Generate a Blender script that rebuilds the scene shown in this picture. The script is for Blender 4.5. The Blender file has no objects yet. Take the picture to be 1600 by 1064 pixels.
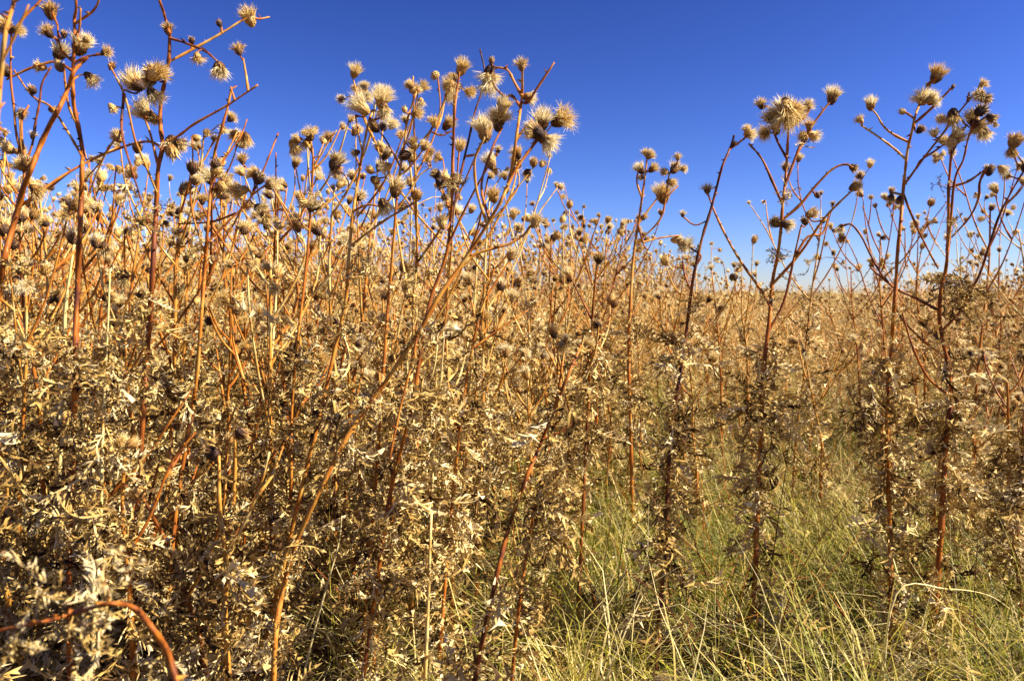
import bpy, math, random
import numpy as np
from mathutils import Matrix, Vector

rng = np.random.default_rng(11)
random.seed(11)
R = math.radians
scene = bpy.context.scene
col = scene.collection

# ------------------------------------------------------------------ camera
CAM_H, LENS = 0.62, 28.0
F = 1600 * LENS / 36.0                       # focal length in photo pixels
HORIZON = 475.0                              # photo row of the true horizon
PITCH = math.atan((532 - HORIZON) / F)
cam_data = bpy.data.cameras.new("camera")
cam_data.lens, cam_data.sensor_width = LENS, 36.0
cam_data.clip_start, cam_data.clip_end = 0.02, 2000.0
cam_data.dof.use_dof = True
cam_data.dof.focus_distance = 1.32
cam_data.dof.aperture_fstop = 9.0
cam = bpy.data.objects.new("camera", cam_data)
cam.location = (0, 0, CAM_H)
cam.rotation_euler = (math.pi / 2 - PITCH, 0, 0)
col.objects.link(cam)
scene.camera = cam

# ------------------------------------------------------------------ sky and sun
SUN_EL, SUN_AZ = R(40), R(101)               # azimuth clockwise from +Y (view direction): right and behind
SKY_TINT, SKY_GAMMA = (0.380, 0.366, 0.455), 1.87
world = bpy.data.worlds.new("World")
scene.world = world
world.use_nodes = True
wn, wl = world.node_tree.nodes, world.node_tree.links
wn.clear()
sky = wn.new("ShaderNodeTexSky")
sky.sky_type = 'NISHITA'
sky.sun_disc = False
sky.sun_elevation, sky.sun_rotation = SUN_EL, SUN_AZ
sky.altitude, sky.air_density, sky.dust_density, sky.ozone_density = 300, 1.0, 0.25, 3.0
hs = wn.new("ShaderNodeHueSaturation")
hs.inputs['Hue'].default_value = 0.5
hs.inputs['Saturation'].default_value = 1.0
bg = wn.new("ShaderNodeBackground")
bg.inputs['Strength'].default_value = 0.05
wo = wn.new("ShaderNodeOutputWorld")
wl.new(sky.outputs[0], hs.inputs['Color'])
tint = wn.new("ShaderNodeMix"); tint.data_type = 'RGBA'; tint.blend_type = 'MULTIPLY'
tint.inputs['Factor'].default_value = 1.0
tint.inputs[7].default_value = (*SKY_TINT, 1)
gam = wn.new("ShaderNodeGamma"); gam.inputs['Gamma'].default_value = SKY_GAMMA
wl.new(hs.outputs[0], tint.inputs[6])
wl.new(tint.outputs[2], gam.inputs['Color'])
wl.new(gam.outputs[0], bg.inputs['Color'])
wl.new(bg.outputs[0], wo.inputs['Surface'])

sun_data = bpy.data.lights.new("sun", 'SUN')
sun_data.energy, sun_data.angle, sun_data.color = 5.0, R(0.5), (1.0, 0.90, 0.74)
sun = bpy.data.objects.new("sun", sun_data)
sdir = Vector((math.sin(SUN_AZ) * math.cos(SUN_EL), math.cos(SUN_AZ) * math.cos(SUN_EL), math.sin(SUN_EL)))
sun.rotation_euler = (-sdir).to_track_quat('-Z', 'Y').to_euler()
sun.location = (8, -6, 10)
col.objects.link(sun)

vs = scene.view_settings
vs.view_transform, vs.look, vs.gamma, vs.exposure, vs.use_curve_mapping = 'Standard', 'None', 1.0, 1.64, False
scene.cycles.max_bounces = 6
scene.cycles.transparent_max_bounces = 4


# ------------------------------------------------------------------ materials
def ramp_material(name, stops, rough=0.75, translucent=0.0, objrand=0.5, noise_scale=60.0, noise_amt=0.25, bump=0.0, spec=0.25, stretch=None):
    """colour = ramp(tone attribute + per-object random + noise), optionally thin and translucent"""
    m = bpy.data.materials.new(name)
    m.use_nodes = True
    n, l = m.node_tree.nodes, m.node_tree.links
    n.clear()
    out = n.new("ShaderNodeOutputMaterial")
    att = n.new("ShaderNodeAttribute"); att.attribute_name = "tone"
    oi = n.new("ShaderNodeObjectInfo")
    tc = n.new("ShaderNodeTexCoord")
    mp = n.new("ShaderNodeMapping")
    if stretch: mp.inputs['Scale'].default_value = stretch
    nz = n.new("ShaderNodeTexNoise"); nz.inputs['Scale'].default_value = noise_scale
    nz.inputs['Detail'].default_value = 4
    l.new(tc.outputs['Object'], mp.inputs[0]); l.new(mp.outputs[0], nz.inputs['Vector'])
    a = n.new("ShaderNodeMath"); a.operation = 'MULTIPLY_ADD'      # (rand-.5)*objrand + tone
    sub = n.new("ShaderNodeMath"); sub.operation = 'SUBTRACT'; sub.inputs[1].default_value = 0.5
    l.new(oi.outputs['Random'], sub.inputs[0])
    l.new(sub.outputs[0], a.inputs[0]); a.inputs[1].default_value = objrand; l.new(att.outputs['Fac'], a.inputs[2])
    sub2 = n.new("ShaderNodeMath"); sub2.operation = 'SUBTRACT'; sub2.inputs[1].default_value = 0.5
    l.new(nz.outputs['Fac'], sub2.inputs[0])
    b = n.new("ShaderNodeMath"); b.operation = 'MULTIPLY_ADD'
    l.new(sub2.outputs[0], b.inputs[0]); b.inputs[1].default_value = noise_amt * 2; l.new(a.outputs[0], b.inputs[2])
    r = n.new("ShaderNodeValToRGB")
    el = r.color_ramp.elements
    while len(el) > 1: el.remove(el[-1])
    el[0].position, el[0].color = stops[0][0], (*stops[0][1], 1)
    for p, c in stops[1:]:
        e = el.new(p); e.color = (*c, 1)
    l.new(b.outputs[0], r.inputs[0])
    p = n.new("ShaderNodeBsdfPrincipled")
    p.inputs['Roughness'].default_value = rough
    p.inputs['Specular IOR Level'].default_value = spec
    l.new(r.outputs[0], p.inputs['Base Color'])
    if bump:
        bp = n.new("ShaderNodeBump"); bp.inputs['Strength'].default_value = bump; bp.inputs['Distance'].default_value = 0.002
        l.new(nz.outputs['Fac'], bp.inputs['Height']); l.new(bp.outputs[0], p.inputs['Normal'])
    if translucent:
        t = n.new("ShaderNodeBsdfTranslucent")
        l.new(r.outputs[0], t.inputs['Color'])
        mx = n.new("ShaderNodeMixShader"); mx.inputs[0].default_value = translucent
        l.new(p.outputs[0], mx.inputs[1]); l.new(t.outputs[0], mx.inputs[2]); l.new(mx.outputs[0], out.inputs[0])
    else:
        l.new(p.outputs[0], out.inputs[0])
    return m


M_LEAF = ramp_material("dry_leaf", [(0.0, (0.022, 0.010, 0.005)), (0.25, (0.13, 0.068, 0.020)), (0.5, (0.40, 0.255, 0.068)), (0.78, (0.55, 0.40, 0.155)), (1.0, (0.66, 0.53, 0.29))],
                       rough=0.7, translucent=0.12, objrand=0.80, noise_scale=6.0, noise_amt=0.28, spec=0.08)
M_STEM = ramp_material("dry_stem", [(0.0, (0.030, 0.012, 0.012)), (0.22, (0.13, 0.034, 0.010)), (0.5, (0.33, 0.10, 0.010)), (0.74, (0.44, 0.215, 0.035)), (1.0, (0.54, 0.43, 0.17))],
                       rough=0.5, objrand=0.30, noise_scale=34.0, noise_amt=0.50, bump=0.6, spec=0.15, stretch=(2.5, 2.5, 0.5))
M_BRACT = ramp_material("head_bract", [(0.0, (0.035, 0.014, 0.006)), (0.3, (0.19, 0.085, 0.02)), (0.6, (0.46, 0.26, 0.06)), (1.0, (0.66, 0.49, 0.20))],
                        rough=0.65, objrand=0.8, noise_scale=8.0, noise_amt=0.2)
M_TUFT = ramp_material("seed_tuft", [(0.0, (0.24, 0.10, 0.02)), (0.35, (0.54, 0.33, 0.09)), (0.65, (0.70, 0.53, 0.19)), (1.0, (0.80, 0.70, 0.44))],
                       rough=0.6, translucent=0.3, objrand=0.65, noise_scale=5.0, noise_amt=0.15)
M_GRASS = ramp_material("field_grass", [(0.0, (0.025, 0.038, 0.005)), (0.25, (0.115, 0.145, 0.006)), (0.5, (0.28, 0.245, 0.018)), (0.75, (0.46, 0.35, 0.09)), (1.0, (0.66, 0.55, 0.27))],
                        rough=0.55, translucent=0.14, objrand=0.0, noise_scale=3.0, noise_amt=0.16)
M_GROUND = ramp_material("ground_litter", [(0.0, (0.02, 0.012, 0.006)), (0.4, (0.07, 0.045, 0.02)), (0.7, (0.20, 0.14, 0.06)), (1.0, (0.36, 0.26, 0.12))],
                         rough=0.95, objrand=0.0, noise_scale=9.0, noise_amt=0.5, bump=0.8)


# ------------------------------------------------------------------ mesh helpers
class MB:
    """collects vertices, triangles and quads with a per-vertex tone and a per-face material slot"""
    def __init__(s):
        s.v, s.t, s.q, s.tone, s.tm, s.qm, s.n = [], [], [], [], [], [], 0
    def add(s, v, tris=None, quads=None, tone=0.5, mat=0):
        v = np.asarray(v, float).reshape(-1, 3)
        if tris is not None and len(tris):
            tris = np.asarray(tris, int); s.t.append(tris + s.n); s.tm.append(np.full(len(tris), mat) if np.isscalar(mat) else mat)
        if quads is not None and len(quads):
            quads = np.asarray(quads, int); s.q.append(quads + s.n); s.qm.append(np.full(len(quads), mat))
        s.v.append(v)
        s.tone.append(np.full(len(v), tone) if np.isscalar(tone) else np.asarray(tone, float))
        s.n += len(v)
    def arrays(s):
        """everything as triangles: (verts, tris, tone, mat)"""
        v = np.concatenate(s.v); tone = np.concatenate(s.tone)
        T, Mt = [], []
        if s.t: T.append(np.concatenate(s.t)); Mt.append(np.concatenate(s.tm))
        if s.q:
            q = np.concatenate(s.q); T += [q[:, [0, 1, 2]], q[:, [0, 2, 3]]]; qm = np.concatenate(s.qm); Mt += [qm, qm]
        return v, np.concatenate(T), tone, np.concatenate(Mt)
    def mesh(s, name, mats, smooth=True):
        v = np.concatenate(s.v).astype(np.float32); tone = np.concatenate(s.tone).astype(np.float32)
        t = np.concatenate(s.t) if s.t else np.zeros((0, 3), int)
        q = np.concatenate(s.q) if s.q else np.zeros((0, 4), int)
        mi = np.concatenate([*(s.tm or []), *(s.qm or [])]) if (s.tm or s.qm) else np.zeros(0, int)
        me = bpy.data.meshes.new(name)
        me.vertices.add(len(v)); me.vertices.foreach_set("co", v.ravel())
        loops = np.concatenate([t.ravel(), q.ravel()]).astype(np.int32)
        me.loops.add(len(loops)); me.loops.foreach_set("vertex_index", loops)
        npoly = len(t) + len(q)
        me.polygons.add(npoly)
        starts = np.concatenate([np.arange(len(t)) * 3, len(t) * 3 + np.arange(len(q)) * 4]).astype(np.int32)
        me.polygons.foreach_set("loop_start", starts)
        for m in mats: me.materials.append(m)
        me.polygons.foreach_set("material_index", mi.astype(np.int32))
        me.polygons.foreach_set("use_smooth", np.full(npoly, smooth))
        at = me.attributes.new("tone", 'FLOAT', 'POINT'); at.data.foreach_set("value", tone)
        me.update(calc_edges=True)
        return me


def link(name, data, parent=None, mat=None):
    o = bpy.data.objects.new(name, data)
    col.objects.link(o)
    if parent is not None: o.parent = parent
    if mat is not None: o.matrix_basis = mat
    return o


def tag(o, label, cat=None, group=None, kind=None):
    o["label"] = label
    if cat: o["category"] = cat
    if group: o["group"] = group
    if kind: o["kind"] = kind
    return o


def smooth_path(p, per=4):
    """Catmull-Rom through the points (any dimension)"""
    p = np.asarray(p, float)
    if len(p) < 3 or per < 2: 
        return p
    e = np.vstack([2 * p[0] - p[1], p, 2 * p[-1] - p[-2]])
    out = []
    for i in range(len(p) - 1):
        a, b, c, d = e[i:i + 4]
        for k in range(per):
            t = k / per
            out.append(0.5 * (2 * b + (c - a) * t + (2 * a - 5 * b + 4 * c - d) * t * t + (3 * b - a - 3 * c + d) * t ** 3))
    out.append(p[-1])
    return np.array(out)


def tube(mb, path, r0, r1, sides=6, tone=0.5, rough=0.12, mat=0, tone_end=None):
    """tapered, slightly ridged and knobbly tube"""
    p = np.asarray(path, float); n = len(p)
    tan = np.gradient(p, axis=0); tan /= np.linalg.norm(tan, axis=1)[:, None] + 1e-9
    ref = np.tile(np.array([0.13, 0.97, 0.2]), (n, 1))
    ref[np.abs((ref * tan).sum(1)) > 0.93] = (1, 0, 0.1)
    u = np.cross(tan, ref); u /= np.linalg.norm(u, axis=1)[:, None] + 1e-9
    w = np.cross(tan, u)
    rad = np.linspace(r0, r1, n) * (1 + rng.normal(0, rough, n).clip(-0.25, 0.35))
    ang = np.arange(sides) * 2 * math.pi / sides
    rid = 1 + (0.14 * (np.arange(sides) % 2) if sides >= 6 else 0)
    ring = (np.cos(ang) * rid)[None, :, None] * u[:, None] + (np.sin(ang) * rid)[None, :, None] * w[:, None]
    v = p[:, None] + ring * rad[:, None, None]
    v = np.concatenate([v.reshape(-1, 3), p[-1:] + tan[-1:] * r1 * 0.6])
    i = np.arange(n - 1)[:, None] * sides; j = np.arange(sides)[None]; k = (j + 1) % sides
    quads = np.stack([i + j, i + k, i + k + sides, i + j + sides], -1).reshape(-1, 4)
    b = (n - 1) * sides
    tris = np.stack([b + np.arange(sides), b + (np.arange(sides) + 1) % sides, np.full(sides, n * sides)], -1)
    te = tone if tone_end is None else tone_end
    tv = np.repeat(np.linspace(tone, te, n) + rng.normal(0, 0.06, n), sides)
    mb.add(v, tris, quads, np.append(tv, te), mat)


def spikes(mb, path, step, size, tone=0.35):
    """torn leaf bases and prickles left along a stem"""
    p = np.asarray(path, float)
    seg = np.linalg.norm(np.diff(p, axis=0), axis=1); cum = np.concatenate([[0], np.cumsum(seg)])
    s = step * rng.uniform(0.3, 1.5)
    while s < cum[-1]:
        i = min(np.searchsorted(cum, s) - 1, len(p) - 2); i = max(i, 0)
        c = p[i] + (p[i + 1] - p[i]) * ((s - cum[i]) / (seg[i] + 1e-9))
        a = rng.uniform(0, 2 * math.pi); d = np.array([math.cos(a), math.sin(a), rng.uniform(-0.2, 1.0)])
        sd = np.array([-d[1], d[0], 0]) * 0.22
        L = size * rng.uniform(0.5, 1.6)
        mb.add([c + sd * L, c - sd * L, c + np.array([0, 0, 0.5 * L]), c + d * L], [(0, 1, 3), (1, 2, 3), (2, 0, 3)], None, tone + rng.uniform(-0.2, 0.4))
        s += step * rng.uniform(0.4, 1.8)


# ------------------------------------------------------------------ dried thistle leaf templates (length 1, rooted at 0, along +X, droop to -Z)
def leaf_template(seed, lobes=8, segs=11):
    g = np.random.default_rng(seed)
    curl = g.uniform(-0.8, 4.2) * g.choice([1, 1, 1, -0.5])      # total bend of the midrib
    side = g.normal(0, 1.3)
    roll = g.normal(0, 2.6)
    fold = g.uniform(0.6, 1.5)                                   # blade halves folded up
    mb = MB()
    t = np.linspace(0, 1, segs)
    pts, fr = [], []
    p = np.zeros(3); el, az = g.uniform(0.0, 0.5), 0.0
    for k in range(segs):
        d = np.array([math.cos(el) * math.cos(az), math.cos(el) * math.sin(az), math.sin(el)])
        s = np.cross([0, 0, 1], d); s /= np.linalg.norm(s) + 1e-9
        u = np.cross(d, s); a = roll * t[k]
        s2 = s * math.cos(a) + u * math.sin(a); u2 = -s * math.sin(a) + u * math.cos(a)
        pts.append(p.copy()); fr.append((d, s2, u2))
        p = p + d / segs
        ramp = (t[k] ** 0.8)
        el -= curl / segs * (0.4 + 1.2 * ramp) + g.normal(0, 0.10)
        az += side / segs + g.normal(0, 0.12)
    pts = np.array(pts)
    base_tone = g.uniform(0.37, 0.68)
    prof = np.sin(np.pi * (0.12 + 0.84 * t)) ** 0.8
    # narrow web along the rib, folded
    for sgn in (-1, 1):
        w = 0.030 * prof * g.uniform(0.8, 1.3, segs)
        e = np.array([pts[k] + sgn * w[k] * (math.cos(fold) * fr[k][1]) + w[k] * math.sin(fold) * fr[k][2] for k in range(segs)])
        v = np.concatenate([pts, e]); i = np.arange(segs - 1)
        q = np.stack([i, i + 1, i + 1 + segs, i + segs], -1)
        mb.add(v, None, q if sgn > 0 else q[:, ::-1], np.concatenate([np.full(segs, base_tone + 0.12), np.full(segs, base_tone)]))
        for j in range(lobes):
            tj = (j + 0.7 + g.uniform(-0.3, 0.3)) / (lobes + 0.5)
            k = min(int(tj * segs), segs - 2)
            pr = math.sin(math.pi * min(0.98, 0.15 + 0.8 * tj)) ** 0.7
            L = pr * g.uniform(0.10, 0.30)
            d, s, u = fr[k]
            out = sgn * s * math.cos(fold) + u * math.sin(fold)
            nrm = u * math.cos(fold) - sgn * s * math.sin(fold)
            crl = g.uniform(-1.2, 4.0); sweep = g.uniform(0.4, 1.3)
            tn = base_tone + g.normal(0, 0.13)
            c = pts[k] + out * 0.012; ang = 0.0; rows = []; wd = g.uniform(0.010, 0.021)
            for r_, wf in enumerate((1.0, 1.15, 0.7)):
                rows += [c - d * wd * wf, c + d * wd * wf + nrm * g.normal(0, 0.02)]
                c = c + (out * math.cos(ang) + nrm * math.sin(ang)) * L / 3 + d * L / 3 * sweep
                ang += crl / 3 * (0.6 + r_ * 0.5)
            tip2 = rows[3] + out * L * 0.3 + d * L * 0.30 + nrm * g.normal(0, 0.06)
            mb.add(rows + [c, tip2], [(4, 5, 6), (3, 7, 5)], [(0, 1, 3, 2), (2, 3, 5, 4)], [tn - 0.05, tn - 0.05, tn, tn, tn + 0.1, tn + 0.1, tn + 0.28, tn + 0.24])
    # terminal tip
    d, s, u = fr[-1]
    mb.add([pts[-1] + s * 0.035, pts[-1] - s * 0.035, pts[-1] + d * g.uniform(0.08, 0.16) + u * g.normal(0, 0.05)], [(0, 1, 2)], None, base_tone + 0.2)
    return mb


def leaf_lite(seed):
    g = np.random.default_rng(seed)
    mb = MB(); n = 5
    p = np.zeros(3); el = g.uniform(0, 0.6); az = 0; pts = []; sd = []
    curl = g.uniform(0, 4.0)
    for k in range(n):
        d = np.array([math.cos(el) * math.cos(az), math.cos(el) * math.sin(az), math.sin(el)])
        s = np.cross([0.1 * g.normal(), 0, 1], d); s /= np.linalg.norm(s) + 1e-9
        s = s * math.cos(k * 0.5) + np.cross(d, s) * math.sin(k * 0.5)
        pts.append(p.copy()); sd.append(s); p = p + d / n; el -= curl / n; az += g.normal(0, 0.4)
    tn = g.uniform(0.38, 0.82)
    for k in range(n - 1):
        for sg in (-1, 1):
            L = g.uniform(0.16, 0.38)
            mb.add([pts[k], pts[k] * 0.6 + pts[k + 1] * 0.4, (pts[k] + pts[k + 1]) / 2 + sg * sd[k] * L + np.array([0, 0, g.normal(0, 0.1)]) + (pts[k + 1] - pts[k]) * 0.6],
                   [(0, 1, 2)], None, tn + g.normal(0, 0.08))
    return mb


# ------------------------------------------------------------------ flower head templates (involucre about 1 tall, along +Z, from 0)
def head_template(seed, kind):
    g = np.random.default_rng(seed)
    body, tuft = MB(), MB()
    W = {'brush': 0.31, 'star': 0.29, 'fluff': 0.33, 'bud': 0.30, 'spiky': 0.31, 'plume': 0.31}[kind] * g.uniform(0.9, 1.1)
    Hh = 0.66
    # ovoid
    ns, nr = 10, 6
    z = np.linspace(0, 1, nr)
    rr = W * np.sin(np.pi * (0.06 + 0.80 * z)) ** 0.75
    ang = np.arange(ns) * 2 * math.pi / ns
    v = np.stack([np.outer(rr, np.cos(ang)), np.outer(rr, np.sin(ang)), np.repeat((z * Hh)[:, None], ns, 1)], -1).reshape(-1, 3)
    i = np.arange(nr - 1)[:, None] * ns; j = np.arange(ns)[None]; k = (j + 1) % ns
    q = np.stack([i + j, i + k, i + k + ns, i + j + ns], -1).reshape(-1, 4)
    body.add(np.vstack([v, [[0, 0, -0.03]], [[0, 0, Hh]]]), [(ns * nr, (a + 1) % ns, a) for a in range(ns)] + [(ns * nr + 1, ns * (nr - 1) + a, ns * (nr - 1) + (a + 1) % ns) for a in range(ns)], q,
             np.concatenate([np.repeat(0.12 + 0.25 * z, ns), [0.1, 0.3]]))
    # overlapping bracts with turned-out tips
    nb = {'brush': 70, 'star': 64, 'fluff': 60, 'bud': 52, 'spiky': 90, 'plume': 64}[kind]
    for b in range(nb):
        zz = (b + 0.5) / nb; a = b * 2.39996 + g.normal(0, 0.1)
        r = W * math.sin(math.pi * (0.06 + 0.80 * zz)) ** 0.75
        o = np.array([math.cos(a), math.sin(a), 0]); s = np.array([-o[1], o[0], 0])
        base = o * r * 1.01 + np.array([0, 0, zz * Hh - 0.03])
        L = g.uniform(0.16, 0.34) * (1.45 if kind == 'spiky' else 1)
        flare = {'brush': 0.55, 'star': 1.2, 'fluff': 0.6, 'bud': 0.3, 'spiky': 1.1, 'plume': 0.55}[kind] * (0.5 + zz) * g.uniform(0.5, 1.4)
        if kind == 'star' and zz > 0.6: L *= 2.0
        dirn = np.array([0, 0, 1]) * math.cos(flare) + o * math.sin(flare)
        mid = base + np.array([0, 0, 1]) * L * 0.45 + o * 0.02
        tip = mid + dirn * L * 0.8
        w = 0.036 * g.uniform(0.7, 1.3)
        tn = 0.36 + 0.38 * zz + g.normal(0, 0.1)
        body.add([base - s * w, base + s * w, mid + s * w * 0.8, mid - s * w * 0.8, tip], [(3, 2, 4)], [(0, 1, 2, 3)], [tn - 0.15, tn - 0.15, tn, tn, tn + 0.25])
    nh = {'brush': 190, 'star': 150, 'fluff': 380, 'bud': 30, 'spiky': 140, 'plume': 300}[kind]
    spread = {'brush': 0.75, 'star': 1.3, 'fluff': 1.3, 'bud': 0.4, 'spiky': 1.0, 'plume': 0.75}[kind]
    length = {'brush': 0.66, 'star': 0.62, 'fluff': 0.75, 'bud': 0.26, 'spiky': 0.46, 'plume': 0.92}[kind]
    lean = np.array([g.normal(0, 0.35), g.normal(0, 0.35), 0]) * (1.4 if kind in ('plume', 'fluff') else 0.6)
    for h in range(nh):
        a = g.uniform(0, 2 * math.pi); f = math.sqrt(g.uniform(0, 1))
        o = np.array([math.cos(a), math.sin(a), 0])
        base = o * f * W * 0.85 + np.array([0, 0, Hh * (0.97 - 0.30 * f)])
        th = spread * f * g.uniform(0.6, 1.25)
        d = o * math.sin(th) + np.array([0, 0, math.cos(th)]) + lean * 0.35 + g.normal(0, 0.08, 3)
        d /= np.linalg.norm(d)
        L = length * g.uniform(0.55, 1.15)
        m = base + d * L * 0.55
        d2 = d + o * g.uniform(-0.1, 0.5) * (1.0 if kind != 'brush' else 0.3) + lean * 0.5 + g.normal(0, 0.32, 3) - np.array([0, 0, 0.3 if kind in ('plume', 'fluff') else 0])
        d2 /= np.linalg.norm(d2)
        e = m + d2 * L * 0.5
        s = np.cross(d, g.normal(0, 1, 3)); s /= np.linalg.norm(s) + 1e-9
        w = g.uniform(0.009, 0.020)
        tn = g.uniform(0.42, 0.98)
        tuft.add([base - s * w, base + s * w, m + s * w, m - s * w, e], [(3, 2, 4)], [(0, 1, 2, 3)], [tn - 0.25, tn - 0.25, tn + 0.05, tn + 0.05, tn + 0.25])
    return body, tuft


def head_lite(seed):
    g = np.random.default_rng(seed); mb = MB()
    W = g.uniform(0.36, 0.5); a = np.arange(6) * math.pi / 3
    v = [[0, 0, 0]]
    for zz, r in ((0.3, W), (0.75, W * 0.85)):
        v += [[math.cos(x) * r, math.sin(x) * r, zz] for x in a]
    tr = [(0, 1 + (k + 1) % 6, 1 + k) for k in range(6)]
    mb.add(v, tr, [(1 + k, 1 + (k + 1) % 6, 7 + (k + 1) % 6, 7 + k) for k in range(6)], [0.15] + [0.35] * 6 + [0.6] * 6, 0)
    for h in range(12):
        x = g.uniform(0, 6.283); o = np.array([math.cos(x), math.sin(x), 0]); s = np.array([-o[1], o[0], 0]) * 0.1
        b = o * W * 0.45 + np.array([0, 0, 0.65]); e = b + o * g.uniform(0.1, 0.55) + np.array([0, 0, g.uniform(0.3, 0.7)])
        mb.add([b - s, b + s, e + s * 0.4], [(0, 1, 2)], None, [0.45, 0.45, 0.8], 1)
    return mb


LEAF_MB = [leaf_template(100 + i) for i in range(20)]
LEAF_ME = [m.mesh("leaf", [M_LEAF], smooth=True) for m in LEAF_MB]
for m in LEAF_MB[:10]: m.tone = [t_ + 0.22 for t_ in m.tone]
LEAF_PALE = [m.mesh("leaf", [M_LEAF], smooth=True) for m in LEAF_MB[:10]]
LEAF_MID = [leaf_template(300 + i, lobes=5, segs=8) for i in range(10)]
LEAF_LITE = [leaf_lite(200 + i) for i in range(10)]
HEAD_KINDS = ['brush', 'star', 'fluff', 'bud', 'spiky', 'plume']
HEADS = {}
for ki, kd in enumerate(HEAD_KINDS):
    HEADS[kd] = []
    for v_ in range(4):
        b_, t_ = head_template(500 + ki * 10 + v_, kd)
        both = MB()
        for src, mi in ((b_, 0), (t_, 1)):
            V, T, tn, _ = src.arrays(); both.add(V, T, None, tn, mi)
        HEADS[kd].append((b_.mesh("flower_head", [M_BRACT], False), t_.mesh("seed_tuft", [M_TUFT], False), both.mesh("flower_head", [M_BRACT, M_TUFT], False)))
HEAD_W = {'brush': 0.95, 'star': 1.35, 'fluff': 1.35, 'bud': 0.75, 'spiky': 1.15, 'plume': 1.15}
HEAD_LITE = [head_lite(700 + i) for i in range(6)]


def frame_z(d, spin):
    """rotation whose Z axis is d"""
    d = np.asarray(d, float); d = d / (np.linalg.norm(d) + 1e-9)
    x = np.cross(d, [0.3, 0.5, 0.8] if abs(d[2]) < 0.9 else [1, 0, 0]); x /= np.linalg.norm(x)
    y = np.cross(d, x); c, s = math.cos(spin), math.sin(spin)
    return np.stack([x * c + y * s, -x * s + y * c, d], 1)


def frame_x(d, spin):
    """rotation whose X axis is d and whose Z axis leans up"""
    d = np.asarray(d, float); d = d / (np.linalg.norm(d) + 1e-9)
    y = np.cross([0, 0, 1], d); y /= np.linalg.norm(y) + 1e-9
    z = np.cross(d, y); c, s = math.cos(spin), math.sin(spin)
    return np.stack([d, y * c + z * s, -y * s + z * c], 1)


def m4(rot, loc, sc):
    m = np.eye(4); m[:3, :3] = rot * sc; m[:3, 3] = loc
    return Matrix(m.tolist())


def px(u, v, d):
    """photo pixel at distance d (metres ahead of the camera) -> world point"""
    c, s = math.cos(PITCH), math.sin(PITCH)
    a, b = (u - 800) / F, (532 - v) / F
    dy, dz = c + b * s, -s + b * c
    k = d / dy
    return np.array([a * k, d, CAM_H + dz * k])


def ground_z(x, y):
    x, y = np.asarray(x, float), np.asarray(y, float)
    rise = np.clip((y - 14) / 60, 0, 1); rise = rise * rise * (3 - 2 * rise)
    far = np.clip((y - 70) / 200, 0, 1)
    return 1.25 * rise + 0.25 * rise * np.sin(x * 0.05 + 0.6) + 0.03 * np.sin(x * 1.7 + 0.3) * np.cos(y * 1.3) + 0.5 * far


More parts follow.
